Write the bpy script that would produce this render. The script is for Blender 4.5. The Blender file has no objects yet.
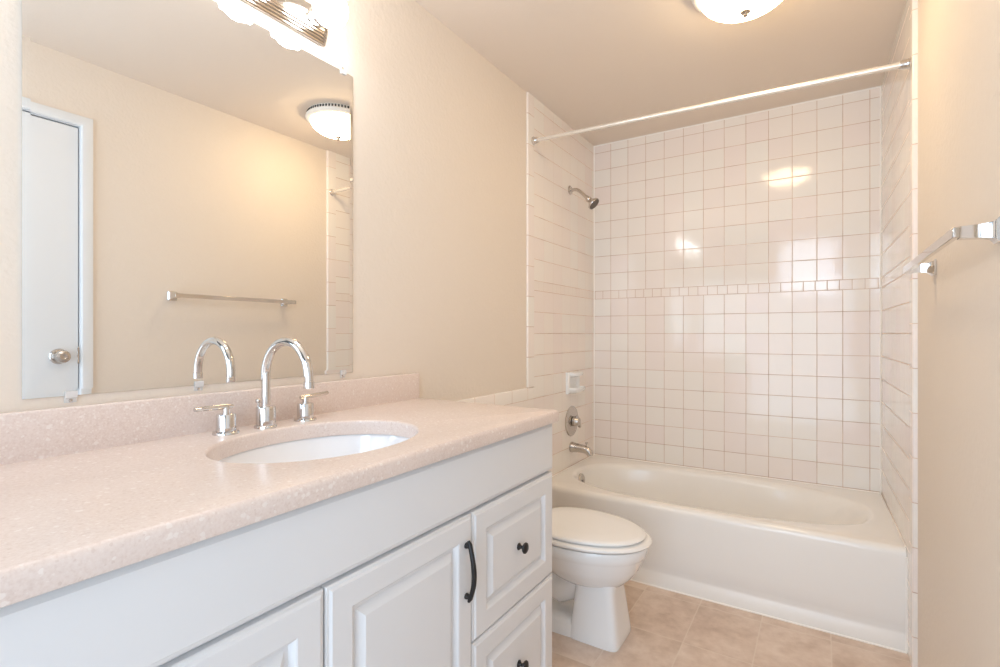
import bpy, bmesh, math, random
from mathutils import Vector, Matrix

sc = bpy.context.scene
COL = sc.collection
PI = math.pi

# ------------------------------------------------------------------ camera
cam_data = bpy.data.cameras.new('camera')
cam = bpy.data.objects.new('camera', cam_data)
COL.objects.link(cam)
cam_data.sensor_fit = 'HORIZONTAL'
cam_data.sensor_width = 36.0
cam_data.lens = 36.0 * 506.51 / 1000.0
cam_data.clip_start = 0.02
cam.location = (1.2386, -3.0888, 1.154)
cam.rotation_euler = (PI / 2, 0, 0.5647)
sc.camera = cam

# ------------------------------------------------------------------ world, view
world = bpy.data.worlds.new('world')
sc.world = world
world.use_nodes = True
wn = world.node_tree.nodes['Background']
wn.inputs[0].default_value = (0.86, 0.93, 1.0, 1)
wn.inputs[1].default_value = 0.15
sc.view_settings.view_transform = 'Standard'
sc.view_settings.look = 'None'
sc.view_settings.gamma = 1.0
sc.view_settings.use_curve_mapping = False
sc.view_settings.exposure = 0.19

FILL_E, SMALL_FILL_E = 60, 9
DOME_COL = (1.0, 0.76, 0.45)   # warm lamp in the ceiling bowl
BULB_COL = (0.97, 0.99, 1.0)   # cooler globes over the mirror
DOME_E = 19.5        # ceiling bowl emission
BULB_E = 18.0        # vanity globe emission

# added fill lamps in place of flash, shining through the opening at the camera's back
def area(name, loc, rot, sx, sy, energy, col):
    ld = bpy.data.lights.new(name, 'AREA')
    ld.shape = 'RECTANGLE'
    ld.size, ld.size_y, ld.energy, ld.color = sx, sy, energy, col
    lo = bpy.data.objects.new(name, ld)
    COL.objects.link(lo)
    lo.location, lo.rotation_euler = loc, rot
    return lo
FILL_COL = (0.66, 0.82, 1.0)
area('added_rear_fill', (0.75, -4.25, 0.95), (math.radians(97), 0, 0), 3.0, 1.8, FILL_E, FILL_COL)  # added cool fill for cabinet fronts and walls, no known source
area('added_small_fill', (1.13, -4.22, 1.98), (math.radians(82), 0, 0), 0.60, 0.62, SMALL_FILL_E, FILL_COL)  # added small lamp, also gives the bright reflection on the back tiles
sc.cycles.max_bounces = 14
sc.cycles.diffuse_bounces = 6
sc.cycles.glossy_bounces = 6
sc.cycles.transmission_bounces = 6
sc.cycles.sample_clamp_indirect = 6.0
sc.cycles.use_denoising = True

# ------------------------------------------------------------------ dimensions
XP = -0.008         # painted left wall (the tile face is x = 0)
W = 1.517           # painted right wall
H = 2.364           # ceiling
YR = -3.45          # rear wall
CT = 0.9207         # counter top
TP = 0.1108         # tile pitch
LIST0, LIST1 = 1.3752, 1.4257     # accent strip of small tiles

# ------------------------------------------------------------------ mesh helpers
def srgb(r, g, b):
    def c(v):
        v /= 255.0
        return v / 12.92 if v <= 0.04045 else ((v + 0.055) / 1.055) ** 2.4
    return (c(r), c(g), c(b), 1.0)

def root_loc(p):
    loc = Vector((0, 0, 0))
    while p is not None:
        loc += Vector(p.location)
        p = p.parent
    return loc

def obj(name, bm, mat, parent=None, smooth=True, angle=38):
    """link a bmesh given in world coordinates as ONE object"""
    off = root_loc(parent)
    bmesh.ops.recalc_face_normals(bm, faces=bm.faces[:])
    if off.length > 0:
        bmesh.ops.translate(bm, verts=bm.verts[:], vec=-off)
    me = bpy.data.meshes.new(name)
    bm.to_mesh(me)
    bm.free()
    if smooth:
        for p in me.polygons:
            p.use_smooth = True
        me.set_sharp_from_angle(angle=math.radians(angle))
    me.materials.append(mat)
    o = bpy.data.objects.new(name, me)
    COL.objects.link(o)
    o.parent = parent
    return o

def thing(name, label, cat, loc, group=None):
    o = bpy.data.objects.new(name, None)
    o.empty_display_size = 0.05
    COL.objects.link(o)
    o.location = loc
    tag(o, label, cat, group)
    return o

def tag(o, label, cat, group=None):
    o['label'] = label
    o['category'] = cat
    if group:
        o['group'] = group
    return o

def struct(o, label=None, cat=None):
    o['kind'] = 'structure'
    if label:
        o['label'] = label
        o['category'] = cat or 'room part'
    return o

def box(bm, a, b, bev=0.0, seg=2):
    t = bmesh.new()
    bmesh.ops.create_cube(t, size=1.0)
    for v in t.verts:
        v.co = Vector([a[i] + (v.co[i] + 0.5) * (b[i] - a[i]) for i in range(3)])
    if bev > 0:
        bmesh.ops.bevel(t, geom=t.edges[:], offset=bev, segments=seg, profile=0.5, affect='EDGES')
    merge(bm, t)
    return bm

def merge(bm, t):
    me = bpy.data.meshes.new('tmp')
    t.to_mesh(me)
    t.free()
    bm.from_mesh(me)
    bpy.data.meshes.remove(me)

def loft(bm, rings, cap0=True, cap1=True, closed=True):
    R = [[bm.verts.new(p) for p in r] for r in rings]
    n = len(R[0])
    for i in range(len(R) - 1):
        for j in range(n if closed else n - 1):
            k = (j + 1) % n
            try:
                bm.faces.new((R[i][j], R[i][k], R[i + 1][k], R[i + 1][j]))
            except ValueError:
                pass
    if cap0:
        bm.faces.new(R[0][::-1])
    if cap1:
        bm.faces.new(R[-1])
    return R

def frame_from(d):
    d = Vector(d).normalized()
    up = Vector((0, 0, 1)) if abs(d.z) < 0.95 else Vector((1, 0, 0))
    s = d.cross(up).normalized()
    return d, s, s.cross(d).normalized()

def lathe(bm, origin, axis, prof, n=40, cap0=True, cap1=True):
    """prof: list of (distance along axis, radius)"""
    d, s, t = frame_from(axis)
    o = Vector(origin)
    rings = []
    for h, r in prof:
        r = max(r, 1e-5)
        rings.append([o + d * h + (s * math.cos(2 * PI * j / n) + t * math.sin(2 * PI * j / n)) * r for j in range(n)])
    loft(bm, rings, cap0, cap1)
    return bm

def tube(bm, pts, rad, n=20, cap=True):
    """swept round tube with parallel-transported frame; rad a number or a list"""
    P = [Vector(p) for p in pts]
    if not isinstance(rad, (list, tuple)):
        rad = [rad] * len(P)
    T = []
    for i in range(len(P)):
        a = P[max(0, i - 1)]
        b = P[min(len(P) - 1, i + 1)]
        T.append((b - a).normalized())
    _, s, _ = frame_from(T[0])
    rings = []
    for i, p in enumerate(P):
        s = (s - T[i] * s.dot(T[i])).normalized()
        t = T[i].cross(s)
        rings.append([p + (s * math.cos(2 * PI * j / n) + t * math.sin(2 * PI * j / n)) * rad[i] for j in range(n)])
    loft(bm, rings, cap, cap)
    return bm

def sphere(bm, c, r, seg=32, rings=20):
    t = bmesh.new()
    bmesh.ops.create_uvsphere(t, u_segments=seg, v_segments=rings, radius=r)
    bmesh.ops.translate(t, verts=t.verts[:], vec=Vector(c))
    merge(bm, t)
    return bm

def sgn(v):
    return -1.0 if v < 0 else 1.0

def superell(cx, cy, a, b, z, e=2.0, n=96, a2=None):
    """closed ring; a2 is the half length on the -x side"""
    r = []
    for j in range(n):
        t = 2 * PI * j / n
        c, s = math.cos(t), math.sin(t)
        aa = a if c >= 0 else (a2 if a2 is not None else a)
        r.append(Vector((cx + aa * sgn(c) * abs(c) ** (2 / e), cy + b * sgn(s) * abs(s) ** (2 / e), z)))
    return r

# ------------------------------------------------------------------ node helper
class NT:
    def __init__(self, name):
        self.m = bpy.data.materials.new(name)
        self.m.use_nodes = True
        self.t = self.m.node_tree
        self.n = self.t.nodes
        self.b = self.n['Principled BSDF']
        self.L = self.t.links
        self._co = None

    def set(self, **k):
        names = {'rough': 'Roughness', 'metal': 'Metallic', 'spec': 'Specular IOR Level', 'coat': 'Coat Weight',
                 'coat_rough': 'Coat Roughness', 'trans': 'Transmission Weight', 'ior': 'IOR', 'sss': 'Subsurface Weight'}
        for a, v in k.items():
            if a == 'color':
                self.b.inputs['Base Color'].default_value = v
            else:
                self.b.inputs[names[a]].default_value = v
        return self

    def link(self, a, b):
        self.L.new(a, b)

    def sock(self, x, inp):
        if isinstance(x, (int, float)):
            inp.default_value = x
        else:
            self.L.new(x, inp)

    def math(self, op, a, b=0.0, c=None, clamp=False):
        nd = self.n.new('ShaderNodeMath')
        nd.operation = op
        nd.use_clamp = clamp
        self.sock(a, nd.inputs[0])
        self.sock(b, nd.inputs[1])
        if c is not None:
            self.sock(c, nd.inputs[2])
        return nd.outputs[0]

    def coords(self):
        if self._co is None:
            self._co = self.n.new('ShaderNodeTexCoord').outputs['Object']
        return self._co

    def xyz(self):
        s = self.n.new('ShaderNodeSeparateXYZ')
        self.link(self.coords(), s.inputs[0])
        return s.outputs

    def comb(self, x, y, z=0.0):
        c = self.n.new('ShaderNodeCombineXYZ')
        for i, v in enumerate((x, y, z)):
            self.sock(v, c.inputs[i])
        return c.outputs[0]

    def noise(self, scale, detail=2.0, vec=None, rough=0.5):
        nd = self.n.new('ShaderNodeTexNoise')
        nd.inputs['Scale'].default_value = scale
        nd.inputs['Detail'].default_value = detail
        nd.inputs['Roughness'].default_value = rough
        self.link(vec if vec is not None else self.coords(), nd.inputs['Vector'])
        return nd.outputs['Fac']

    def white(self, vec):
        nd = self.n.new('ShaderNodeTexWhiteNoise')
        nd.noise_dimensions = '3D'
        self.link(vec, nd.inputs['Vector'])
        return nd.outputs['Value'], nd.outputs['Color']

    def mix(self, f, a, b):
        nd = self.n.new('ShaderNodeMix')
        nd.data_type = 'RGBA'
        self.sock(f, nd.inputs[0])
        for v, i in ((a, 6), (b, 7)):
            if isinstance(v, tuple):
                nd.inputs[i].default_value = v
            else:
                self.link(v, nd.inputs[i])
        return nd.outputs[2]

    def ramp(self, f, stops):
        nd = self.n.new('ShaderNodeValToRGB')
        e = nd.color_ramp.elements
        while len(e) < len(stops):
            e.new(0.5)
        for el, (p, c) in zip(e, stops):
            el.position = p
            el.color = c
        self.link(f, nd.inputs[0])
        return nd.outputs[0]

    def smooth(self, v, lo, hi, a=0.0, b=1.0):
        nd = self.n.new('ShaderNodeMapRange')
        nd.interpolation_type = 'SMOOTHSTEP'
        self.sock(v, nd.inputs[0])
        nd.inputs[1].default_value = lo
        nd.inputs[2].default_value = hi
        nd.inputs[3].default_value = a
        nd.inputs[4].default_value = b
        return nd.outputs[0]

    def bump(self, h, strength=0.2, dist=0.002):
        nd = self.n.new('ShaderNodeBump')
        nd.inputs['Strength'].default_value = strength
        nd.inputs['Distance'].default_value = dist
        self.link(h, nd.inputs['Height'])
        self.link(nd.outputs[0], self.b.inputs['Normal'])

    def color(self, c):
        self.link(c, self.b.inputs['Base Color'])

# ------------------------------------------------------------------ materials
def paint(name, col, peel=0.25, scale=70, rough=0.55):
    m = NT(name).set(color=col, rough=rough, spec=0.3)
    a = m.noise(scale, 3)
    b = m.noise(scale * 0.35, 2)
    m.bump(m.math('ADD', a, m.math('MULTIPLY', b, 0.6)), peel, 0.004)
    return m.m

def plain(name, col, rough, metal=0.0, spec=0.5, coat=0.0, nscale=0, nstr=0.0):
    m = NT(name).set(color=col, rough=rough, metal=metal, spec=spec, coat=coat, coat_rough=0.05)
    nz = m.noise(nscale or 6, 2)
    # faint unevenness of the finish
    m.link(m.math('ADD', m.math('MULTIPLY', nz, 0.04), max(0.0, rough - 0.02)), m.b.inputs['Roughness'])
    if nstr:
        m.bump(nz, nstr, 0.002)
    return m.m

WALL_C = srgb(231, 219, 205)
M_wall = paint('wall_paint', WALL_C, 0.34, 75)
M_ceil = paint('ceiling_paint', srgb(233, 220, 206), 0.12, 80, 0.7)
M_white = plain('cabinet_white', srgb(223, 223, 224), 0.32, spec=0.4)
M_trimw = plain('door_white', srgb(230, 232, 233), 0.35, spec=0.4)
M_porc = plain('porcelain', srgb(243, 243, 242), 0.10, spec=0.5, coat=0.3)
M_sink = plain('sink_porcelain', srgb(246, 246, 248), 0.12, spec=0.5, coat=0.3)
M_tub = plain('tub_enamel', srgb(244, 241, 236), 0.19, spec=0.5, coat=0.12)
M_seat = plain('seat_plastic', srgb(244, 243, 241), 0.22, spec=0.45)
M_chrome = plain('chrome', (0.70, 0.68, 0.66, 1), 0.06, metal=1.0)
M_brushed = plain('brushed_nickel', (0.60, 0.56, 0.52, 1), 0.25, metal=1.0)
M_gold = plain('polished_fixture_metal', (0.56, 0.51, 0.46, 1), 0.14, metal=1.0)
M_black = plain('oil_rubbed_black', (0.012, 0.010, 0.010, 1), 0.38, spec=0.5)
M_dark = plain('dark_gap', (0.02, 0.018, 0.016, 1), 0.8)
M_face = plain('shower_face_grey', (0.10, 0.08, 0.06, 1), 0.45)
M_rod = plain('rod_satin_steel', (0.84, 0.80, 0.74, 1), 0.26, metal=0.5)
M_caulk = plain('white_caulk', srgb(250, 246, 240), 0.5)
M_clip = NT('clear_plastic').set(color=(0.90, 0.88, 0.86, 1), rough=0.12, trans=0.25, ior=1.45).m
M_mirror = NT('mirror_silver').set(color=(0.93, 0.935, 0.93, 1), rough=0.0, metal=1.0).m
M_fix_white = plain('fixture_white', srgb(240, 236, 228), 0.35)

def emit(name, col, strength):
    m = NT(name).set(color=(0.9, 0.88, 0.84, 1), rough=0.3)
    m.b.inputs['Emission Color'].default_value = (*col, 1)
    m.b.inputs['Emission Strength'].default_value = strength
    return m.m
M_dome = emit('lit_opal_bowl', DOME_COL, DOME_E)
M_bulb = emit('lit_globe', BULB_COL, BULB_E)

def tile(name, axis, u0, bullnose=False, pitch_v=TP, v0=1.154, pitch_u=TP, listello=True, tint=1.0, linew=0.0014, vert=1.0):
    """glazed square tile with brown grout; axis = horizontal axis of the wall ('x' or 'y')"""
    m = NT(name).set(rough=0.10, spec=0.55)
    X = m.xyz()
    u = m.math('SUBTRACT', X[0 if axis == 'x' else 1], u0)
    z = X[2]
    def cell(val, pitch):
        q = m.math('DIVIDE', val, pitch)
        f = m.math('FRACT', m.math('ADD', q, 100.0))
        i = m.math('FLOOR', m.math('ADD', q, 100.0))
        d = m.math('MULTIPLY', m.math('MINIMUM', f, m.math('SUBTRACT', 1.0, f)), pitch)
        return f, i, d
    fu, iu, du = cell(u, pitch_u)
    if listello:
        above = m.math('GREATER_THAN', z, LIST1)
        inband = m.math('MULTIPLY', m.math('GREATER_THAN', z, LIST0), m.math('SUBTRACT', 1.0, above))
        zz = m.math('SUBTRACT', m.math('SUBTRACT', z, v0), m.math('MULTIPLY', above, LIST1 - v0))
        fv, iv, dv = cell(zz, pitch_v)
        iv = m.math('ADD', iv, m.math('MULTIPLY', above, 40.0))
        bu, bi, bd = cell(u, TP * 0.473)
        dband_v = m.math('MINIMUM', m.math('ABSOLUTE', m.math('SUBTRACT', z, LIST0)), m.math('ABSOLUTE', m.math('SUBTRACT', z, LIST1)))
        def sel(a, b):
            return m.math('ADD', m.math('MULTIPLY', a, m.math('SUBTRACT', 1.0, inband)), m.math('MULTIPLY', b, inband))
        du, dv, iu = sel(du, bd), sel(dv, dband_v), sel(iu, m.math('ADD', bi, 333.0))
        dv = m.math('MINIMUM', dv, dband_v)
    else:
        fv, iv, dv = cell(m.math('SUBTRACT', z, v0), pitch_v)
        inband = None
    d = m.math('MINIMUM', m.math('ADD', du, 0.004) if vert < 1 else du, dv) if not bullnose else dv
    g_v = m.smooth(dv, linew * 0.55, linew * 1.25, 1.0, 0.0)
    g_u = m.math('MULTIPLY', m.smooth(du, linew * 0.55, linew * 1.25, 1.0, 0.0), vert)
    grout = m.math('MAXIMUM', g_u, g_v) if not bullnose else g_v
    rv, rc = m.white(m.comb(iu, iv, 3.7))
    tilec = m.ramp(rv, [(0.0, srgb(241, 230, 224)), (0.5, srgb(242, 234, 226)), (1.0, srgb(241, 236, 229))])
    # grout dirt varies along the lines
    gz = m.noise(9.0, 3)
    gcol = m.ramp(gz, [(0.34, srgb(176, 142, 116)), (0.66, srgb(212, 188, 166))])
    c = m.mix(grout, tilec, gcol)
    if inband is not None:
        c2 = m.mix(m.math('MULTIPLY', inband, 0.5), c, m.mix(grout, srgb(240, 228, 218), srgb(196, 166, 144)))
        c = c2
    m.color(c)
    m.link(m.smooth(d, 0.001, 0.003, 0.55, 0.09), m.b.inputs['Roughness'])
    # pillowed edge, tilt of each tile and slow glaze waves
    sep = m.n.new('ShaderNodeSeparateColor')
    m.link(rc, sep.inputs[0])
    pil = m.smooth(d, 0.0, 0.004, -0.35, 0.0)
    tilt = m.math('ADD', m.math('MULTIPLY', m.math('SUBTRACT', sep.outputs[0], 0.5), fu),
                  m.math('MULTIPLY', m.math('SUBTRACT', sep.outputs[1], 0.5), fv))
    wave = m.noise(16.0, 1.0)
    h = m.math('ADD', m.math('ADD', pil, m.math('MULTIPLY', tilt, 0.9)), m.math('MULTIPLY', wave, 0.7))
    m.bump(h, 0.55, 0.0012)
    return m.m

M_tile_back = tile('tile_back', 'x', 0.1133)
M_tile_side = tile('tile_side', 'y', -0.809, vert=0.16)   # upright joints there are drawn fainter
M_cap_side = tile('tile_cap_column', 'y', 0, bullnose=True, pitch_v=0.153, listello=False, v0=0.882)
M_cap_wains = tile('tile_cap_row', 'y', -0.875, pitch_v=3.0, v0=2.0, pitch_u=0.153, listello=False)

def floor_mat():
    m = NT('stone_look_vinyl_tile').set(rough=0.42, spec=0.4)
    X = m.xyz()
    def cell(v, v0, p):
        q = m.math('ADD', m.math('DIVIDE', m.math('SUBTRACT', v, v0), p), 100.0)
        f = m.math('FRACT', q)
        return m.math('FLOOR', q), m.math('MULTIPLY', m.math('MINIMUM', f, m.math('SUBTRACT', 1.0, f)), p)
    iy, dy = cell(X[1], -1.125, 0.31)
    ix, dx = cell(X[0], 0.803, 0.234)
    rv, rc = m.white(m.comb(ix, iy, 1.3))
    vec = m.n.new('ShaderNodeVectorMath')
    vec.operation = 'MULTIPLY_ADD'
    m.link(rc, vec.inputs[0])
    vec.inputs[1].default_value = (5, 5, 5)
    m.link(m.coords(), vec.inputs[2])
    n1 = m.noise(7.0, 6, vec.outputs[0], 0.62)
    n2 = m.noise(26.0, 4, vec.outputs[0], 0.6)
    f = m.math('ADD', m.math('MULTIPLY', n1, 0.7), m.math('MULTIPLY', n2, 0.3))
    f = m.math('ADD', f, m.math('MULTIPLY', m.math('SUBTRACT', rv, 0.5), 0.07))
    c = m.ramp(f, [(0.32, srgb(194, 170, 152)), (0.5, srgb(218, 197, 181)), (0.68, srgb(236, 219, 205))])
    d = m.math('MINIMUM', dx, dy)
    g = m.smooth(d, 0.0008, 0.0035, 0.55, 0.0)
    m.color(m.mix(g, c, srgb(232, 218, 204)))
    m.bump(m.math('SUBTRACT', m.math('MULTIPLY', n2, 0.4), g), 0.25, 0.001)
    return m.m
M_floor = floor_mat()

def counter_mat():
    m = NT('speckled_solid_surface').set(rough=0.26, spec=0.45)
    n1 = m.noise(4.0, 4)
    n2 = m.noise(260.0, 2)
    base = m.ramp(m.math('ADD', m.math('MULTIPLY', n1, 0.35), m.math('MULTIPLY', n2, 0.65)),
                  [(0.30, srgb(219, 200, 190)), (0.5, srgb(228, 212, 203)), (0.7, srgb(233, 219, 211))])
    def flecks(scale, keep, size, soft):
        v = m.n.new('ShaderNodeTexVoronoi')
        v.inputs['Scale'].default_value = scale
        v.inputs['Randomness'].default_value = 1.0
        w = m.n.new('ShaderNodeVectorMath')
        w.operation = 'MULTIPLY_ADD'
        nz = m.n.new('ShaderNodeTexNoise')
        nz.inputs['Scale'].default_value = scale * 1.6
        m.link(m.coords(), nz.inputs['Vector'])
        m.link(nz.outputs['Color'], w.inputs[0])
        w.inputs[1].default_value = (0.6 / scale,) * 3
        m.link(m.coords(), w.inputs[2])
        m.link(w.outputs[0], v.inputs['Vector'])
        sep = m.n.new('ShaderNodeSeparateColor')
        m.link(v.outputs['Color'], sep.inputs[0])
        k = m.math('LESS_THAN', sep.outputs[0], keep)
        sz = m.math('MULTIPLY', m.math('ADD', sep.outputs[1], 0.35), size)
        q = m.math('DIVIDE', v.outputs['Distance'], sz)
        return m.math('MULTIPLY', k, m.smooth(q, 1.0 - soft, 1.0, 1.0, 0.0))
    c = m.mix(m.math('MULTIPLY', flecks(170, 0.22, 0.42, 0.35), 0.55), base, srgb(214, 194, 183))
    c = m.mix(m.math('MULTIPLY', flecks(95, 0.24, 0.36, 0.3), 0.75), c, srgb(240, 230, 223))
    c = m.mix(m.math('MULTIPLY', flecks(210, 0.25, 0.40, 0.3), 0.6), c, srgb(238, 227, 219))
    m.color(c)
    return m.m
M_counter = counter_mat()

# ================================================================== SETTING
def slab(name, a, b, mat, bev=0.0, label=None):
    return struct(obj(name, box(bmesh.new(), a, b, bev), mat, None, bev > 0), label)

slab('floor', (-0.1, YR - 1.75, -0.06), (W + 0.1, 0.1, 0.0), M_floor)
slab('ceiling', (-0.1, YR - 0.1, H), (W + 0.1, 0.1, H + 0.06), M_ceil)
slab('wall_left', (-0.1, YR, 0.0), (XP, 0.1, H), M_wall)
slab('wall_back', (0.0, 0.006, 0.0), (W + 0.1, 0.1, H), M_wall)

# right wall with the hole of the closed door
DY0, DY1, DZ = -2.960, -2.198, 2.062
bm = bmesh.new()
hole = [(YR, 0.0), (DY0 - 0.013, 0.0), (DY0 - 0.013, DZ + 0.012), (DY1 + 0.013, DZ + 0.012), (DY1 + 0.013, 0.0), (0.006, 0.0), (0.006, H), (YR, H)]
loft(bm, [[(x, y, z) for y, z in hole] for x in (W, W + 0.1)])
struct(obj('wall_right', bm, M_wall, None, False))
# header of the unseen opening behind the camera, made wide for the fill lamps
bm = bmesh.new()
box(bm, (XP, YR - 0.1, 2.26), (W, YR, H))
struct(obj('wall_rear', bm, M_wall, None, False))

# tile cladding of the tub alcove
TE = -0.809          # where the square tile ends, cap column begins
TC = -0.873          # end of the cap column
bm = bmesh.new()
box(bm, (0.0, 0.0, 0.0), (W, 0.006, H))
struct(obj('wall_tub_back', bm, M_tile_back, None, False))
bm = bmesh.new()
box(bm, (XP, TE, 0.0), (0.0, 0.0, H))
box(bm, (XP, -1.74, 0.0), (0.0, TE, 0.822))
struct(obj('wall_tub_left', bm, M_tile_side, None, False))
def xr(y):           # face of the right tile wall, slightly out of square
    return 1.488 + 0.0165 * (y / -0.873)
bm = bmesh.new()
loft(bm, [[(xr(0), 0, z), (W, 0, z), (W, TE, z), (xr(TE), TE, z)] for z in (0.0, H)])
struct(obj('wall_tub_right', bm, M_tile_side, None, False))

def cap_col(name, x_face, x_wall):
    """rounded bullnose column of cap tiles"""
    bm = bmesh.new()
    s = 1 if x_face > x_wall else -1
    z0 = 0.882 if s > 0 else 0.0
    pr = []
    for k in range(7):
        a = k / 6 * PI / 2
        pr.append((x_face + s * 0.001 - s * 0.006 * (1 - math.sin(a)), TC + 0.006 * (1 - math.cos(a))))
    ring = [(x_wall, TC)] + pr + [(x_face + s * 0.001, TE + 0.0005), (x_wall, TE + 0.0005)]
    loft(bm, [[(x, y, z) for x, y in ring] for z in (z0, H)])
    return struct(obj(name, bm, M_cap_side, None, True))
cap_col('trim_1', 0.0, XP)
cap_col('trim_2', xr(TE), W)
# cap row of the wainscot behind the toilet
bm = bmesh.new()
ring = [(XP, 0.882), (-0.005, 0.882), (-0.001, 0.880), (0.001, 0.876), (0.001, 0.8225), (XP, 0.8225)]
loft(bm, [[(x, y, z) for x, z in ring] for y in (-1.74, TE)])
struct(obj('trim_3', bm, M_cap_wains, None, True))
# caulked inside corners of the alcove
bm = bmesh.new()
for px, py, q in ((0.0, 0.0, 1), (xr(0), 0.0, -1)):
    loft(bm, [[(px, py, z), (px + q * 0.006, py, z), (px + q * 0.003, py - 0.003, z), (px, py - 0.006, z)] for z in (0.36, H)])
loft(bm, [[(x, 0, H), (x, 0, H - 0.006), (x, -0.003, H - 0.003), (x, -0.006, H)] for x in (0.0, xr(0))])
struct(obj('trim_4', bm, M_caulk, None, False))

# door casing on the right wall (seen in the mirror)
bm = bmesh.new()
CW = 0.045
def casing_prof(o, q):
    return o
yi0, yi1, zi = DY0 - 0.006, DY1 + 0.006, DZ + 0.006
prof = [(0.0, 0.0), (0.0, 0.010), (0.006, 0.014), (0.032, 0.016), (0.043, 0.013), (CW, 0.008), (CW, 0.0)]
rings = []
for (yy, zz, sy, sz) in ((yi1, 0.0, 1, 0), (yi1, zi, 1, 1), (yi0, zi, -1, 1), (yi0, 0.0, -1, 0)):
    rings.append([(W - t, yy + sy * o, zz + sz * o) for o, t in prof])
loft(bm, rings)
struct(obj('trim_5', bm, M_trimw, None, True, 25))
# jamb lining behind the leaf
bm = bmesh.new()
box(bm, (W + 0.002, DY1 + 0.004, 0.0), (W + 0.1, DY1 + 0.013, DZ + 0.012))
box(bm, (W + 0.002, DY0 - 0.012, 0.0), (W + 0.1, DY0 - 0.003, DZ + 0.012))
box(bm, (W + 0.002, DY0 - 0.003, DZ + 0.003), (W + 0.1, DY1 + 0.003, DZ + 0.012))
struct(obj('trim_6', bm, M_trimw, None, False))

# the flat closed door
d1 = struct(obj('door_1', box(bmesh.new(), (W + 0.003, DY0, 0.008), (W + 0.041, DY1, DZ - 0.003), 0.0015, 1), M_trimw, None, True),
            'closed flat white door seen in the mirror', 'door')
bm = bmesh.new()
kx, ky, kz = W + 0.003, -2.266, 1.056
lathe(bm, (kx, ky, kz), (-1, 0, 0), [(0, 0.033), (0.004, 0.033), (0.009, 0.029), (0.011, 0.015), (0.026, 0.013), (0.030, 0.018),
      (0.038, 0.026), (0.050, 0.0275), (0.060, 0.024), (0.064, 0.016), (0.0645, 0.010), (0.062, 0.006), (0.062, 0.0)])
knob = obj('door_knob', bm, M_brushed, d1)
knob['label'] = 'satin metal door knob'
bm = bmesh.new()
box(bm, (W - 0.0005, DY1 - 0.003, kz - 0.035), (W + 0.012, DY1 + 0.0035, kz + 0.035), 0.001, 1)
obj('latch_plate', bm, M_brushed, d1)

# ================================================================== BATHTUB
TUBY, RIM = -0.7575, 0.373
bt = thing('bathtub', 'white alcove bathtub below the tiled walls', 'bathtub', (0.75, -0.38, 0.0))
def tub_outer(z, front, inset=0.0, n=128, rr=0.012):
    x0, x1 = 0.0008 + inset, None
    y0, y1 = front + inset, -0.003 - inset
    ring = []
    per = n // 4
    # corners by angle so that it bridges with the oval rings
    for j in range(n):
        t = 2 * PI * j / n
        c, s = math.cos(t), math.sin(t)
        m_ = max(abs(c), abs(s))
        u, v = c / m_, s / m_
        y = (y0 + y1) / 2 + v * (y1 - y0) / 2
        xa = x0
        xb = xr(y) - 0.001 - inset
        x = (xa + xb) / 2 + u * (xb - xa) / 2
        ring.append(Vector((x, y, z)))
    return ring
N = 128
def tub_inner(z, cx, cy, a, b, e, a2):
    ring = []
    for j in range(N):
        t = 2 * PI * j / N
        c, s = math.cos(t), math.sin(t)
        m_ = max(abs(c), abs(s))
        # follow the rectangle's rays: map square direction to superellipse
        u, v = c / m_, s / m_
        tt = math.atan2(v * 1.0, u * 1.0)
        c2, s2 = math.cos(tt), math.sin(tt)
        aa = a if c2 >= 0 else a2
        ring.append(Vector((cx + aa * sgn(c2) * abs(c2) ** (2 / e), cy + b * sgn(s2) * abs(s2) ** (2 / e), z)))
    return ring
bm = bmesh.new()
F = TUBY
rings = [tub_outer(0.0, F), tub_outer(0.035, F + 0.001), tub_outer(0.058, F + 0.010), tub_outer(0.070, F + 0.0115), tub_outer(0.092, F + 0.005),
         tub_outer(0.15, F + 0.001), tub_outer(0.24, F + 0.002), tub_outer(0.32, F + 0.004), tub_outer(0.345, F + 0.005)]
for k in range(1, 6):
    a = k / 5 * PI / 2
    rings.append(tub_outer(0.345 + (RIM - 0.345) * math.sin(a), F + 0.005 + 0.026 * (1 - math.cos(a)), 0.0))
icx, icy = 0.70, -0.372
rings.append(tub_inner(RIM - 0.001, icx, icy, 0.735, 0.324, 2.6, 0.655))
rings.append(tub_inner(RIM - 0.004, icx, icy, 0.722, 0.313, 2.55, 0.645))
rings.append(tub_inner(RIM - 0.013, icx, icy, 0.708, 0.304, 2.5, 0.637))
rings.append(tub_inner(RIM - 0.035, icx, icy, 0.690, 0.296, 2.45, 0.631))
rings.append(tub_inner(0.27, icx, icy, 0.63, 0.283, 2.45, 0.622))
rings.append(tub_inner(0.17, icx, icy, 0.53, 0.262, 2.5, 0.592))
rings.append(tub_inner(0.10, icx, icy, 0.46, 0.24, 2.6, 0.575))
rings.append(tub_inner(0.072, icx, icy, 0.40, 0.21, 2.6, 0.54))
rings.append(tub_inner(0.060, icx, icy, 0.32, 0.16, 2.6, 0.46))
rings.append(tub_inner(0.056, icx, icy, 0.10, 0.05, 2.2, 0.15))
loft(bm, rings)
obj('tub_shell', bm, M_tub, bt, True, 60)
bm = bmesh.new()
ox = icx - 0.6275
lathe(bm, (ox - 0.004, -0.378, 0.308), (1, 0, 0.06), [(0, 0.040), (0.008, 0.040), (0.013, 0.036), (0.016, 0.02), (0.0165, 0.0)])
box(bm, (ox + 0.009, -0.382, 0.296), (ox + 0.024, -0.374, 0.316), 0.002)
o = obj('overflow_plate', bm, M_brushed, bt); o['label'] = 'round metal overflow plate'
bm = bmesh.new()
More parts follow.
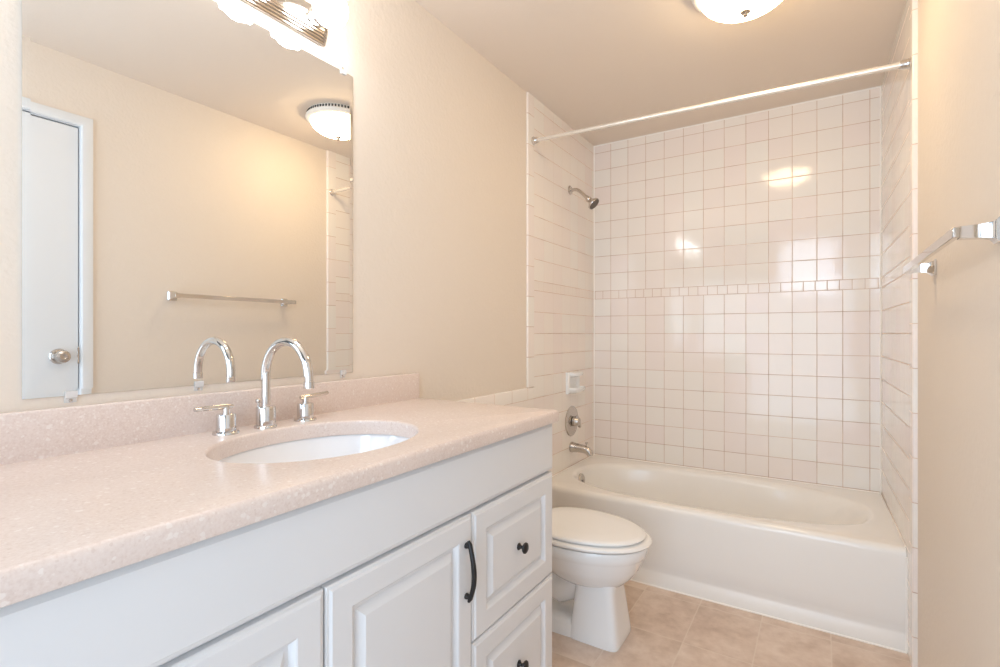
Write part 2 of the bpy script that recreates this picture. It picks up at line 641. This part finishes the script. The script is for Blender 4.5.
lathe(bm, (0.30, -0.372, 0.053), (0, 0, 1), [(0, 0.036), (0.008, 0.036), (0.011, 0.030), (0.010, 0.022), (0.004, 0.02), (0.004, 0.0)])
obj('drain', bm, M_brushed, bt)
bm = bmesh.new()
tube(bm, [(0.002, F - 0.001, 0.001), (xr(F) - 0.002, F - 0.001, 0.001)], 0.0045, 8)
tube(bm, [(xr(F) - 0.001, F - 0.001, 0.002), (xr(F) - 0.001, F + 0.002, 0.345)], 0.004, 8)
tube(bm, [(xr(-0.74) - 0.001, -0.735, RIM), (xr(0) - 0.004, -0.005, RIM), (0.004, -0.005, RIM), (0.001, -0.735, RIM)], 0.004, 8)
obj('caulk_bead', bm, M_caulk, bt)

# ================================================================== TOILET
TY = -1.232
tl = thing('toilet', 'white two-piece toilet with closed lid between vanity and bathtub', 'toilet', (0.36, TY, 0.0))
def egg(z, xb, xf, hw, n=64, e=2.1, cxf=0.42):
    """toilet outline from xb (back) to xf (front tip)"""
    cx = xb + (xf - xb) * cxf
    return superell(cx, TY, xf - cx, hw, z, e, n, cx - xb)
bm = bmesh.new()
loft(bm, [egg(0.190, 0.37, 0.575, 0.062), egg(0.212, 0.33, 0.612, 0.092), egg(0.242, 0.29, 0.642, 0.126), egg(0.278, 0.26, 0.668, 0.151),
          egg(0.318, 0.24, 0.684, 0.165), egg(0.326, 0.238, 0.688, 0.1685), egg(0.334, 0.236, 0.694, 0.173), egg(0.362, 0.23, 0.700, 0.176), egg(0.3685, 0.232, 0.696, 0.173),
          egg(0.370, 0.25, 0.66, 0.140), egg(0.36, 0.26, 0.63, 0.115), egg(0.29, 0.30, 0.56, 0.08), egg(0.23, 0.36, 0.50, 0.04)])
# front column, flaring to the floor
def rrect(z, x0, x1, hw, e=5.0, n=64):
    return superell((x0 + x1) / 2, TY, (x1 - x0) / 2, hw, z, e, n)
loft(bm, [rrect(0.0, 0.422, 0.617, 0.094, 7), rrect(0.010, 0.422, 0.620, 0.095, 7), rrect(0.03, 0.424, 0.617, 0.093, 7), rrect(0.11, 0.434, 0.606, 0.084, 7),
          rrect(0.19, 0.440, 0.596, 0.076, 6), rrect(0.225, 0.432, 0.600, 0.077, 4), rrect(0.26, 0.39, 0.61, 0.082, 3)])
# low foot running back to the wall
loft(bm, [rrect(0.0, 0.11, 0.50, 0.092), rrect(0.012, 0.11, 0.50, 0.092), rrect(0.045, 0.112, 0.50, 0.088), rrect(0.058, 0.12, 0.50, 0.075), rrect(0.062, 0.14, 0.49, 0.05)])
# trapway behind the column
tube(bm, [(0.44, TY, 0.20), (0.40, TY, 0.165), (0.36, TY, 0.145), (0.32, TY, 0.155), (0.29, TY, 0.20), (0.26, TY, 0.25), (0.22, TY, 0.27), (0.18, TY, 0.24), (0.165, TY, 0.17), (0.165, TY, 0.02)],
     [0.055, 0.062, 0.066, 0.066, 0.064, 0.066, 0.068, 0.066, 0.062, 0.062], 28)
loft(bm, [rrect(0.20, 0.12, 0.36, 0.06, 3), rrect(0.28, 0.06, 0.36, 0.10, 3), rrect(0.355, 0.035, 0.34, 0.165, 4), rrect(0.3685, 0.04, 0.33, 0.16, 4)])
obj('bowl', bm, M_porc, tl, True, 50)
bm = bmesh.new()
loft(bm, [egg(0.3735, 0.245, 0.692, 0.170), egg(0.3745, 0.240, 0.706, 0.179), egg(0.381, 0.238, 0.713, 0.183), egg(0.387, 0.24, 0.710, 0.181), egg(0.3905, 0.25, 0.698, 0.172), egg(0.3915, 0.28, 0.64, 0.12)])
obj('seat', bm, M_seat, tl, True, 60)
bm = bmesh.new()
loft(bm, [egg(0.3945, 0.245, 0.675, 0.160), egg(0.3955, 0.236, 0.688, 0.169), egg(0.4005, 0.234, 0.692, 0.171), egg(0.4065, 0.237, 0.688, 0.168), egg(0.4095, 0.25, 0.672, 0.156), egg(0.4115, 0.30, 0.60, 0.10), egg(0.412, 0.36, 0.50, 0.03)])
obj('lid', bm, M_seat, tl, True, 60)
for s in (-1, 1):
    bm = bmesh.new()
    tube(bm, [(0.238, TY + s * 0.075 - 0.028, 0.398), (0.238, TY + s * 0.075 + 0.028, 0.398)], 0.0125, 16)
    box(bm, (0.222, TY + s * 0.075 - 0.02, 0.368), (0.25, TY + s * 0.075 + 0.02, 0.392), 0.003)
    obj('hinge', bm, M_seat, tl)
bm = bmesh.new()
def tk(z, dx, hw):
    return superell(0.118, TY, dx, hw, z, 7, 64)
loft(bm, [tk(0.3690, 0.070, 0.17), tk(0.385, 0.082, 0.185), tk(0.55, 0.088, 0.197), tk(0.700, 0.092, 0.203)])
obj('tank', bm, M_porc, tl, True, 50)
bm = bmesh.new()
loft(bm, [tk(0.698, 0.095, 0.208), tk(0.703, 0.100, 0.213), tk(0.722, 0.100, 0.213), tk(0.731, 0.095, 0.208), tk(0.735, 0.08, 0.19)])
obj('tank_lid', bm, M_porc, tl, True, 50)

# ================================================================== VANITY
VE = -1.699                    # tub-side end of the cabinet
VB = YR                        # rear-wall end
FX = 0.532                     # face frame plane
DX = 0.551                     # door front plane
va = thing('vanity_cabinet', 'long white vanity cabinet with raised-panel doors and drawers', 'cabinet', (0.28, (VE + VB) / 2, 0.0))
bm = bmesh.new()
ZT = CT - 0.0385
box(bm, (0.002, VE - 0.018, 0.10), (FX, VE, ZT), 0.001, 1)
box(bm, (0.002, VB + 0.003, 0.10), (FX, VB + 0.021, ZT), 0.001, 1)
box(bm, (0.002, VB + 0.02, 0.10), (FX, VE - 0.017, 0.118))
box(bm, (FX - 0.018, VB + 0.02, 0.117), (FX, VE - 0.017, ZT))
box(bm, (0.002, VB + 0.02, 0.117), (0.010, VE - 0.017, ZT))
obj('carcass', bm, M_white, va)
bm = bmesh.new()
box(bm, (0.02, VB + 0.003, 0.0), (FX - 0.06, VE - 0.004, 0.10))
obj('toe_kick', bm, M_white, va, False)
# false front rail under the counter
bm = bmesh.new()
y0, y1, z0, z1 = VB + 0.003, VE, 0.742, 0.8822
def panel_ring(x, ins):
    return [(x, y0 + ins, z0 + ins), (x, y1 - ins, z0 + ins), (x, y1 - ins, z1 - ins), (x, y0 + ins, z1 - ins)]
loft(bm, [panel_ring(FX, 0), panel_ring(DX - 0.006, 0), panel_ring(DX - 0.0035, 0.002), panel_ring(DX - 0.002, 0.007), panel_ring(DX, 0.010), panel_ring(DX, 0.03)])
obj('false_front', bm, M_white, va, True, 20)
def raised(ya, yb, za, zb, fr=0.056):
    b = bmesh.new()
    def r(x, i):
        return [(x, ya + i, za + i), (x, yb - i, za + i), (x, yb - i, zb - i), (x, ya + i, zb - i)]
    loft(b, [r(FX + 0.0005, 0), r(DX - 0.007, 0), r(DX - 0.0045, 0.0018), r(DX - 0.0035, 0.006), r(DX - 0.001, 0.0085), r(DX, 0.010),
             r(DX, fr - 0.004), r(DX - 0.0015, fr - 0.001), r(DX - 0.0065, fr + 0.003), r(DX - 0.0110, fr + 0.006), r(DX - 0.0115, fr + 0.012),
             r(DX - 0.0020, fr + 0.025), r(DX - 0.0005, fr + 0.028), r(DX - 0.0005, fr + 0.05)])
    return b
def pull(yc, za, zb, parent):
    b = bmesh.new()
    n = 17
    pts, rad = [], []
    L = zb - za
    for k in range(n):
        t = k / (n - 1)
        s = math.sin(PI * t)
        x = DX + 0.007 + 0.016 * s ** 0.8
        # ends roll away from the foot like the drawn-out tips of the cast pull
        pts.append((x, yc + 0.002 * math.sin(2 * PI * t), za + L * t))
        rad.append(0.0050 + 0.0026 * max(0.0, math.cos(2 * PI * min(t, 1 - t) / 0.30)) * (min(t, 1 - t) < 0.15) + 0.0010 * s)
    rad[0] = 0.003; rad[-1] = 0.003
    tube(b, pts, rad, 14)
    for zc in (za + 0.012, zb - 0.012):
        lathe(b, (DX - 0.0005, yc, zc), (1, 0, 0), [(0, 0.007), (0.003, 0.007), (0.010, 0.005)], 16)
    o = obj('handle', b, M_black, parent)
    o['label'] = 'black arched pull'
    return o
def knob_(yc, zc, parent):
    b = bmesh.new()
    lathe(b, (DX - 0.0015, yc, zc), (1, 0, 0), [(0, 0.0095), (0.003, 0.0095), (0.006, 0.006), (0.010, 0.0042), (0.015, 0.005),
          (0.018, 0.0125), (0.021, 0.0148), (0.024, 0.0140), (0.027, 0.009), (0.028, 0.0)], 28)
    o = obj('knob', b, M_black, parent)
    o['label'] = 'black round knob'
    return o
DZT = 0.733
D1, D2, D3 = -2.120, -2.537, -2.954      # edges between drawer bank | right door | left door
for (ya, yb, hy) in ((D2 + 0.002, D1 - 0.002, D1 - 0.029), (D3 + 0.002, D2 - 0.002, D3 + 0.024)):
    d = obj('door', raised(ya, yb, 0.105, DZT), M_white, va, True, 20)
    pull(hy, DZT - 0.193, DZT - 0.053, d)
for ya, yb in ((D1 + 0.002, VE), (VB + 0.01, D3 - 0.002)):
    for za, zb in ((0.427, DZT), (0.105, 0.423)):
        d = obj('drawer', raised(ya, yb, za, zb), M_white, va, True, 20)
        knob_((ya + yb) / 2, (za + zb) / 2, d)

# countertop with the oval cut-out
cy0, cy1, cx0, cx1 = VB + 0.002, -1.684, 0.001, 0.563
SX, SY, SA, SB = 0.294, -2.340, 0.183, 0.237
ct = thing('countertop', 'pinkish beige speckled countertop on the white vanity', 'countertop', (0.28, (cy0 + cy1) / 2, CT - 0.037))
bm = bmesh.new()
def crect(ins, z, r=0.004, n=6):
    pts = []
    xa, xb, ya, yb = cx0, cx1 - ins, cy0, cy1 - ins
    rr = r
    # only the free front right corner is rounded
    pts.append(Vector((xa, ya, z)))
    pts.append(Vector((xb, ya, z)))
    for k in range(n + 1):
        a = k / n * PI / 2
        pts.append(Vector((xb - rr + rr * math.cos(a), yb - rr + rr * math.sin(a), z)))
    pts.append(Vector((xa, yb, z)))
    return pts
TH = 0.037
outer = [crect(0.006, CT - TH), crect(0.002, CT - TH + 0.002), crect(0.0, CT - TH + 0.006), crect(0.0, CT - 0.010)]
for k in range(1, 6):
    a = k / 5 * PI / 2
    outer.append(crect(0.010 * (1 - math.cos(a)), CT - 0.010 + 0.010 * math.sin(a)))
RO = loft(bm, outer, True, False)
def ell(grow, z, n=96):
    return [Vector((SX + (SA + grow) * math.cos(2 * PI * j / n), SY + (SB + grow) * math.sin(2 * PI * j / n), z)) for j in range(n)]
inner = []
for k in range(0, 6):
    a = k / 5 * PI / 2
    inner.append(ell(0.007 * (1 - math.sin(a)), CT - 0.007 * (1 - math.cos(a))))
inner.append(ell(0.0, CT - TH))
RI = loft(bm, inner, False, False)
edges = []
for ring in (RO[-1], RI[0]):
    for i in range(len(ring)):
        e = bm.edges.get((ring[i], ring[(i + 1) % len(ring)]))
        edges.append(e)
bmesh.ops.triangle_fill(bm, edges=edges, use_beauty=True, use_dissolve=False)
# remove the solid underside so that the bowl shows through the cut-out
bm.faces.ensure_lookup_table()
for f in [f for f in bm.faces if len(f.verts) > 8 and abs(f.calc_center_median().z - (CT - TH)) < 1e-4]:
    bm.faces.remove(f)
obj('slab', bm, M_counter, ct, True, 32)
bm = bmesh.new()
box(bm, (XP + 0.001, cy0, CT - 0.012), (0.0125, cy1 - 0.011, 1.0115), 0.005, 3)
obj('backsplash', bm, M_counter, ct, True, 40)

# undermount bowl
sk = thing('sink', 'oval white undermount sink set in the beige countertop', 'sink', (SX, SY, CT - TH - 0.15))
bm = bmesh.new()
zb = CT - TH - 0.0005
prof = [(0.030, zb), (0.004, zb), (0.002, zb - 0.004), (-0.002, zb - 0.02), (-0.014, zb - 0.06), (-0.035, zb - 0.095), (-0.07, zb - 0.122), (-0.11, zb - 0.135), (-0.15, zb - 0.140), (-0.164, zb - 0.141)]
loft(bm, [ell(g, z) for g, z in prof], False, True)
obj('basin', bm, M_sink, sk, True, 60)
bm = bmesh.new()
lathe(bm, (SX, SY, zb - 0.142), (0, 0, 1), [(0, 0.030), (0.004, 0.030), (0.006, 0.026), (0.004, 0.02), (0.004, 0.0)])
o = obj('drain', bm, M_chrome, sk); o['label'] = 'round chrome drain'

# widespread faucet
FXc, FY = 0.073, -2.337
fa = thing('faucet', 'chrome widespread faucet with gooseneck spout and two lever handles', 'faucet', (FXc, FY, CT))
bm = bmesh.new()
lathe(bm, (FXc, FY, CT), (0, 0, 1), [(0, 0.0262), (0.004, 0.0262), (0.006, 0.025), (0.007, 0.0228), (0.050, 0.0228), (0.0525, 0.0215), (0.053, 0.012)])
obj('spout_base', bm, M_chrome, fa)
bm = bmesh.new()
R_ = 0.083
pts = [(FXc, FY, CT + 0.05), (FXc, FY, CT + 0.09), (FXc, FY, CT + 0.125)]
zc = CT + 0.131
for k in range(0, 25):
    a = PI - k / 24 * PI * 1.0
    pts.append((FXc + R_ + R_ * math.cos(a), FY, zc + R_ * math.sin(a)))
pts += [(FXc + 2 * R_ + 0.0005, FY, zc - 0.006), (FXc + 2 * R_ + 0.001, FY, zc - 0.012)]
tube(bm, pts, 0.0108, 24, False)
p = pts[-1]
lathe(bm, (p[0], p[1], p[2] + 0.004), (0, 0, -1), [(0, 0.0108), (0.001, 0.0122), (0.016, 0.0122), (0.017, 0.0105), (0.012, 0.009), (0.012, 0.0)], 24)
obj('spout', bm, M_chrome, fa)
bm = bmesh.new()
lathe(bm, (FXc - 0.031, FY, CT), (0, 0, 1), [(0, 0.004), (0.001, 0.0026), (0.058, 0.0026), (0.059, 0.0065), (0.062, 0.0072), (0.067, 0.0068), (0.069, 0.004), (0.0692, 0.0)], 20)
obj('lift_rod', bm, M_chrome, fa)
for s, hy, tiltx in ((-1, -2.433, 0.012), (1, -2.218, -0.004)):
    hx = 0.067
    b = bmesh.new()
    lathe(b, (hx, hy, CT), (0, 0, 1), [(0, 0.0285), (0.004, 0.0285), (0.006, 0.027), (0.007, 0.0215), (0.044, 0.0210), (0.0465, 0.0195), (0.047, 0.0085), (0.062, 0.0080), (0.064, 0.006)])
    h = obj('handle', b, M_chrome, fa)
    b = bmesh.new()
    z = CT + 0.063
    tube(b, [(hx - 0.10 * tiltx, hy - s * 0.016, z - 0.001), (hx, hy, z), (hx + tiltx * 0.7, hy + s * 0.05, z + 0.002), (hx + tiltx, hy + s * 0.076, z + 0.003)], [0.0045, 0.0060, 0.0055, 0.0050], 16)
    obj('lever', b, M_chrome, h)

# ================================================================== MIRROR
MY0, MY1, MZ0, MZ1 = -2.772, -1.992, 1.0325, 1.961
mi = thing('mirror', 'large frameless mirror on clear clips above the vanity', 'mirror', (0.002, (MY0 + MY1) / 2, MZ0))
bm = bmesh.new()
def mr(x, i):
    return [(x, MY0 + i, MZ0 + i), (x, MY1 - i, MZ0 + i), (x, MY1 - i, MZ1 - i), (x, MY0 + i, MZ1 - i)]
MX = XP + 0.0015
loft(bm, [mr(MX, 0), mr(MX + 0.0025, 0.0), mr(MX + 0.0030, 0.0120), mr(MX + 0.0030, 0.1)])
obj('glass', bm, M_mirror, mi, False)
for yy, zz, up in ((-2.700, MZ0, 1), (-2.458, MZ0, 1), (-2.030, MZ0, 1), (-2.03, MZ1, -1), (-2.72, MZ1, -1)):
    b = bmesh.new()
    loft(b, [[(XP + x, y, zz + up * z) for x, z in ((0.0003, -0.014), (0.0022, -0.014), (0.0024, -0.0055), (0.0075, -0.0045), (0.0082, 0.0085), (0.0056, 0.009), (0.0056, -0.0012), (0.0003, -0.0012))] for y in (yy - 0.0095, yy + 0.0095)])
    c = obj('mirror_clip', b, M_clip, mi)
    c['label'] = 'clear plastic mirror clip'
    b = bmesh.new()
    lathe(b, (XP + 0.002, yy, zz - up * 0.0098), (1, 0, 0), [(0, 0.0035), (0.0012, 0.003), (0.0018, 0.0)], 12)
    obj('screw', b, M_brushed, c)

# ================================================================== VANITY LIGHT
BZ = 2.052
VY1, VY0 = -2.092, -2.668
vl = thing('vanity_light', 'polished reeded light bar with globe bulbs above the mirror', 'lamp', (0.001, (VY0 + VY1) / 2, BZ))
bm = bmesh.new()
hp = [(0.0, -0.037), (0.012, -0.037), (0.013, -0.034), (0.016, -0.0355)]
# stepped reeds on the lower and upper edge, flat in the middle
half = [(0.001, 0.040), (0.012, 0.040), (0.016, 0.038), (0.018, 0.0345), (0.022, 0.0345), (0.026, 0.033), (0.028, 0.030), (0.032, 0.030), (0.036, 0.0285), (0.0375, 0.0255),
        (0.041, 0.0255), (0.045, 0.024), (0.0465, 0.021), (0.049, 0.0205), (0.051, 0.018)]
sect = [(x, -z) for x, z in half] + [(x, z) for x, z in half[::-1]]
def bar_ring(y, k):
    return [(XP + 0.0005 + (x - 0.001) * 0.66 * k, y, BZ + z * 1.25 * (0.80 + 0.20 * k)) for x, z in sect]
rings = []
for k in range(0, 7):
    a = k / 6 * PI / 2
    rings.append(bar_ring(VY0 + 0.032 * (1 - math.sin(a)), 0.06 + 0.94 * math.sin(a) if k else 0.06))
rings = [bar_ring(VY0 + 0.034 * (1 - math.cos(k / 6 * PI / 2)), max(0.06, math.sin(k / 6 * PI / 2))) for k in range(7)]
rings += [bar_ring(VY1 - 0.034 * (1 - math.cos(k / 6 * PI / 2)), max(0.06, math.sin(k / 6 * PI / 2))) for k in range(6, -1, -1)]
loft(bm, rings)
obj('backplate', bm, M_gold, vl, True, 28)
for k in range(4):
    by = -2.152 - 0.1524 * k
    b = bmesh.new()
    lathe(b, (XP + 0.0325, by, BZ), (1, 0, 0), [(0, 0.026), (0.003, 0.027), (0.005, 0.024), (0.007, 0.019), (0.010, 0.020), (0.013, 0.018), (0.016, 0.0195), (0.021, 0.021), (0.022, 0.018), (0.018, 0.015), (0.012, 0.0)], 28)
    s_ = obj('socket', b, M_chrome, vl)
    b = bmesh.new()
    prof = [(0.037, 0.0125), (0.042, 0.0140), (0.0455, 0.0185)]
    c0 = 0.088
    for q in range(1, 17):
        a = PI - 0.46 - q / 16 * (PI - 0.46)
        prof.append((c0 - 0.0 + 0.0475 * math.cos(a), max(1e-5, 0.0475 * math.sin(a))))
    lathe(b, (0.0, by, BZ + 0.002), (1, 0, 0), prof, 36)
    g = obj('globe_bulb', b, M_bulb, vl)
    g['label'] = 'lit white globe bulb'

# ================================================================== CEILING LIGHT
LX, LY = 1.022, -1.189
cl = thing('ceiling_light', 'lit flush-mount bowl light on the ceiling', 'lamp', (LX, LY, H))
bm = bmesh.new()
lathe(bm, (LX, LY, H), (0, 0, -1), [(0, 0.162), (0.003, 0.164), (0.004, 0.162), (0.018, 0.166), (0.020, 0.171), (0.026, 0.173), (0.033, 0.170), (0.039, 0.161), (0.042, 0.151), (0.038, 0.147), (0.02, 0.147)], 72, True, False)
base = obj('base_ring', bm, M_fix_white, cl)
bm = bmesh.new()
for k in range(64):      # dark slots pierced through the ring
    a = 2 * PI * k / 64
    c, s = math.cos(a), math.sin(a)
    t = bmesh.new()
    box(t, (0.1605, -0.0042, -0.0175), (0.1668, 0.0042, -0.0052))
    bmesh.ops.rotate(t, verts=t.verts[:], cent=(0, 0, 0), matrix=Matrix.Rotation(a, 3, 'Z'))
    bmesh.ops.translate(t, verts=t.verts[:], vec=(LX, LY, H))
    merge(bm, t)
o = obj('vent_slots', bm, M_dark, base, False); o['label'] = 'dark slots around the white ring'
bm = bmesh.new()
prof = [(0.036, 0.1465), (0.042, 0.1475)]
for k in range(1, 15):
    a = k / 14 * PI / 2
    prof.append((0.042 + 0.076 * math.sin(a) ** 1.1, 0.1475 * math.cos(a) ** 1.12 if k < 14 else 0.0))
lathe(bm, (LX, LY, H), (0, 0, -1), prof, 72, False, True)
o = obj('glass_bowl', bm, M_dome, cl); o['label'] = 'lit opal glass bowl'
bm = bmesh.new()
lathe(bm, (LX, LY, H - 0.1170), (0, 0, -1), [(0, 0.016), (0.002, 0.0165), (0.005, 0.013), (0.007, 0.006), (0.009, 0.0055), (0.012, 0.008), (0.015, 0.0075), (0.018, 0.003), (0.0185, 0.0)], 24)
obj('finial', bm, M_gold, cl)

# ================================================================== SHOWER FITTINGS
# curtain rod
ra, rb = Vector((0.0015, -0.822, 2.134)), Vector((xr(-0.84) - 0.002, -0.842, 2.092))
sr = thing('shower_curtain_rod', 'pale metal shower curtain rod across the top of the tub alcove', 'shower rod', ra)
dv = (rb - ra)
bm = bmesh.new()
tube(bm, [ra + dv * 0.012, ra + dv * 0.60], 0.0098, 24)
tube(bm, [ra + dv * 0.60, ra + dv * 0.985], 0.0108, 24)
obj('rod', bm, M_rod, sr)
for p, q in ((ra, 1), (rb, -1)):
    b = bmesh.new()
    lathe(b, p, dv * q, [(0, 0.020), (0.003, 0.0205), (0.006, 0.016), (0.022, 0.0150), (0.024, 0.0135), (0.03, 0.0135)], 28)
    obj('flange', b, M_chrome, sr)

SHY = -0.372
sh = thing('showerhead', 'small metal shower head on a bent arm on the left tile wall', 'shower head', (0.0, SHY, 1.990))
bm = bmesh.new()
lathe(bm, (0.0008, SHY, 1.990), (1, 0, 0), [(0, 0.027), (0.003, 0.027), (0.007, 0.022), (0.009, 0.012), (0.012, 0.0105)], 32)
obj('flange', bm, M_brushed, sh)
bm = bmesh.new()
tube(bm, [(0.002, SHY, 1.990), (0.03, SHY, 1.990), (0.045, SHY, 1.987), (0.058, SHY, 1.979), (0.075, SHY, 1.964), (0.108, SHY, 1.931)], 0.0098, 18)
obj('arm', bm, M_brushed, sh)
bm = bmesh.new()
hd = Vector((0.72, 0.0, -0.70)).normalized()
ho = Vector((0.104, SHY, 1.935))
lathe(bm, ho, hd, [(0, 0.012), (0.003, 0.013), (0.012, 0.013), (0.015, 0.0165), (0.025, 0.0165), (0.029, 0.0135), (0.040, 0.020), (0.052, 0.030), (0.058, 0.036), (0.064, 0.037), (0.068, 0.035), (0.067, 0.030)], 36)
hh = obj('head', bm, M_brushed, sh)
bm = bmesh.new()
lathe(bm, ho + hd * 0.066, hd, [(0, 0.0325), (0.0025, 0.0325), (0.0032, 0.03), (0.002, 0.02), (0.003, 0.012), (0.003, 0.0)], 36)
o = obj('spray_face', bm, M_face, hh); o['label'] = 'dark grey spray face'

# soap dish
sd = thing('soap_dish', 'white ceramic soap dish fixed to the left tile wall', 'soap dish', (0.005, -0.345, 0.875))
bm = bmesh.new()
sy0, sy1, sz0, sz1 = -0.428, -0.268, 0.806, 0.930
def sdr(x, i, zl=0.0):
    return [(x, y, z) for y, z in [(sy0 + i, sz0 + i + zl), (sy1 - i, sz0 + i + zl), (sy1 - i, sz1 - i), (sy0 + i, sz1 - i)]]
loft(bm, [sdr(0.0005, 0), sdr(0.014, 0), sdr(0.020, 0.006), sdr(0.020, 0.016), sdr(0.016, 0.022), sdr(0.008, 0.030)])
# projecting tray with a lip, and hooded top
t = bmesh.new()
n = 24
outer, lip, inn, bot = [], [], [], []
for k in range(n + 1):
    a = PI * k / n
    yy = (sy0 + sy1) / 2 - 0.072 * math.cos(a)
    xx = 0.014 + 0.062 * math.sin(a) ** 0.5
    outer.append((xx, yy))
ringo = outer
def trayr(k, z):
    return [(0.012 + (x - 0.012) * k, (sy0 + sy1) / 2 + (y - (sy0 + sy1) / 2) * (0.6 + 0.4 * k), z) for x, y in ringo]
loft(t, [trayr(0.45, 0.808), trayr(0.85, 0.816), trayr(1.0, 0.828), trayr(1.02, 0.838), trayr(0.97, 0.841), trayr(0.88, 0.836), trayr(0.6, 0.826), trayr(0.2, 0.824)])
merge(bm, t)
t = bmesh.new()
loft(t, [trayr(0.45, 0.902), trayr(0.72, 0.908), trayr(0.80, 0.917), trayr(0.74, 0.926), trayr(0.35, 0.931)])
merge(bm, t)
obj('dish', bm, M_porc, sd, True, 40)

# shower valve
VYc, VZ = -0.350, 0.640
sv = thing('shower_valve', 'round metal shower valve plate with lever below the soap dish', 'valve', (0.005, VYc, VZ))
bm = bmesh.new()
lathe(bm, (0.0008, VYc, VZ), (1, 0, 0), [(0, 0.088), (0.002, 0.0885), (0.005, 0.085), (0.009, 0.072), (0.011, 0.050), (0.012, 0.030), (0.012, 0.0)], 56)
obj('escutcheon', bm, M_brushed, sv)
bm = bmesh.new()
lathe(bm, (0.017, VYc, VZ), (1, 0, 0), [(0, 0.030), (0.014, 0.029), (0.017, 0.026), (0.030, 0.024), (0.034, 0.021), (0.036, 0.0)], 32)
tube(bm, [(0.040, VYc, VZ + 0.002), (0.043, VYc + 0.012, VZ - 0.016), (0.044, VYc + 0.020, VZ - 0.030), (0.043, VYc + 0.024, VZ - 0.037)], [0.012, 0.011, 0.0095, 0.006], 16)
tube(bm, [(0.036, VYc, VZ), (0.036, VYc, VZ + 0.034)], [0.012, 0.008], 16)
obj('lever_handle', bm, M_brushed, sv)

# tub spout
ts = thing('tub_spout', 'metal tub spout with diverter knob above the tub rim', 'spout', (0.005, -0.355, 0.470))
bm = bmesh.new()
SZ = 0.489
tube(bm, [(0.0008, -0.355, SZ), (0.012, -0.355, SZ), (0.016, -0.355, SZ), (0.05, -0.355, SZ - 0.001), (0.085, -0.355, SZ - 0.003), (0.103, -0.355, SZ - 0.008), (0.114, -0.355, SZ - 0.018), (0.119, -0.355, SZ - 0.030), (0.120, -0.355, SZ - 0.036)],
     [0.030, 0.0305, 0.028, 0.0255, 0.0235, 0.0225, 0.021, 0.0195, 0.0185], 32)
obj('spout_body', bm, M_brushed, ts)
bm = bmesh.new()
lathe(bm, (0.098, -0.355, SZ + 0.016), (0, 0, 1), [(0, 0.004), (0.012, 0.004), (0.0125, 0.008), (0.016, 0.009), (0.021, 0.0085), (0.023, 0.004), (0.0232, 0.0)], 20)
obj('diverter_knob', bm, M_brushed, ts)

# ================================================================== TOWEL BAR
BZc = 1.343
tb = thing('towel_bar', 'polished chrome towel bar on the right painted wall', 'towel bar', (W, -1.53, BZc))
bm = bmesh.new()
box(bm, (1.4465, -1.833, BZc - 0.010), (1.4575, -1.152, BZc + 0.010), 0.0012, 1)
obj('bar', bm, M_chrome, tb)
for yp in (-1.818, -1.188):
    b = bmesh.new()
    rings = []
    for x, hy, hz in ((W - 0.001, 0.0215, 0.0225), (W - 0.006, 0.0215, 0.0225), (W - 0.009, 0.0185, 0.019), (W - 0.014, 0.0145, 0.0150), (W - 0.022, 0.0125, 0.0130), (W - 0.045, 0.0120, 0.0118), (W - 0.056, 0.0125, 0.0115), (1.4577, 0.0125, 0.0112)):
        rings.append([(x, yp + a * hy, BZc + c * hz) for a, c in ((-1, -1), (1, -1), (1, 1), (-1, 1))])
    loft(b, rings)
    bmesh.ops.bevel(b, geom=[e for e in b.edges if abs(e.verts[0].co.x - e.verts[1].co.x) > 0.002], offset=0.0015, segments=2, affect='EDGES')
    obj('post', b, M_chrome, tb, True, 30)
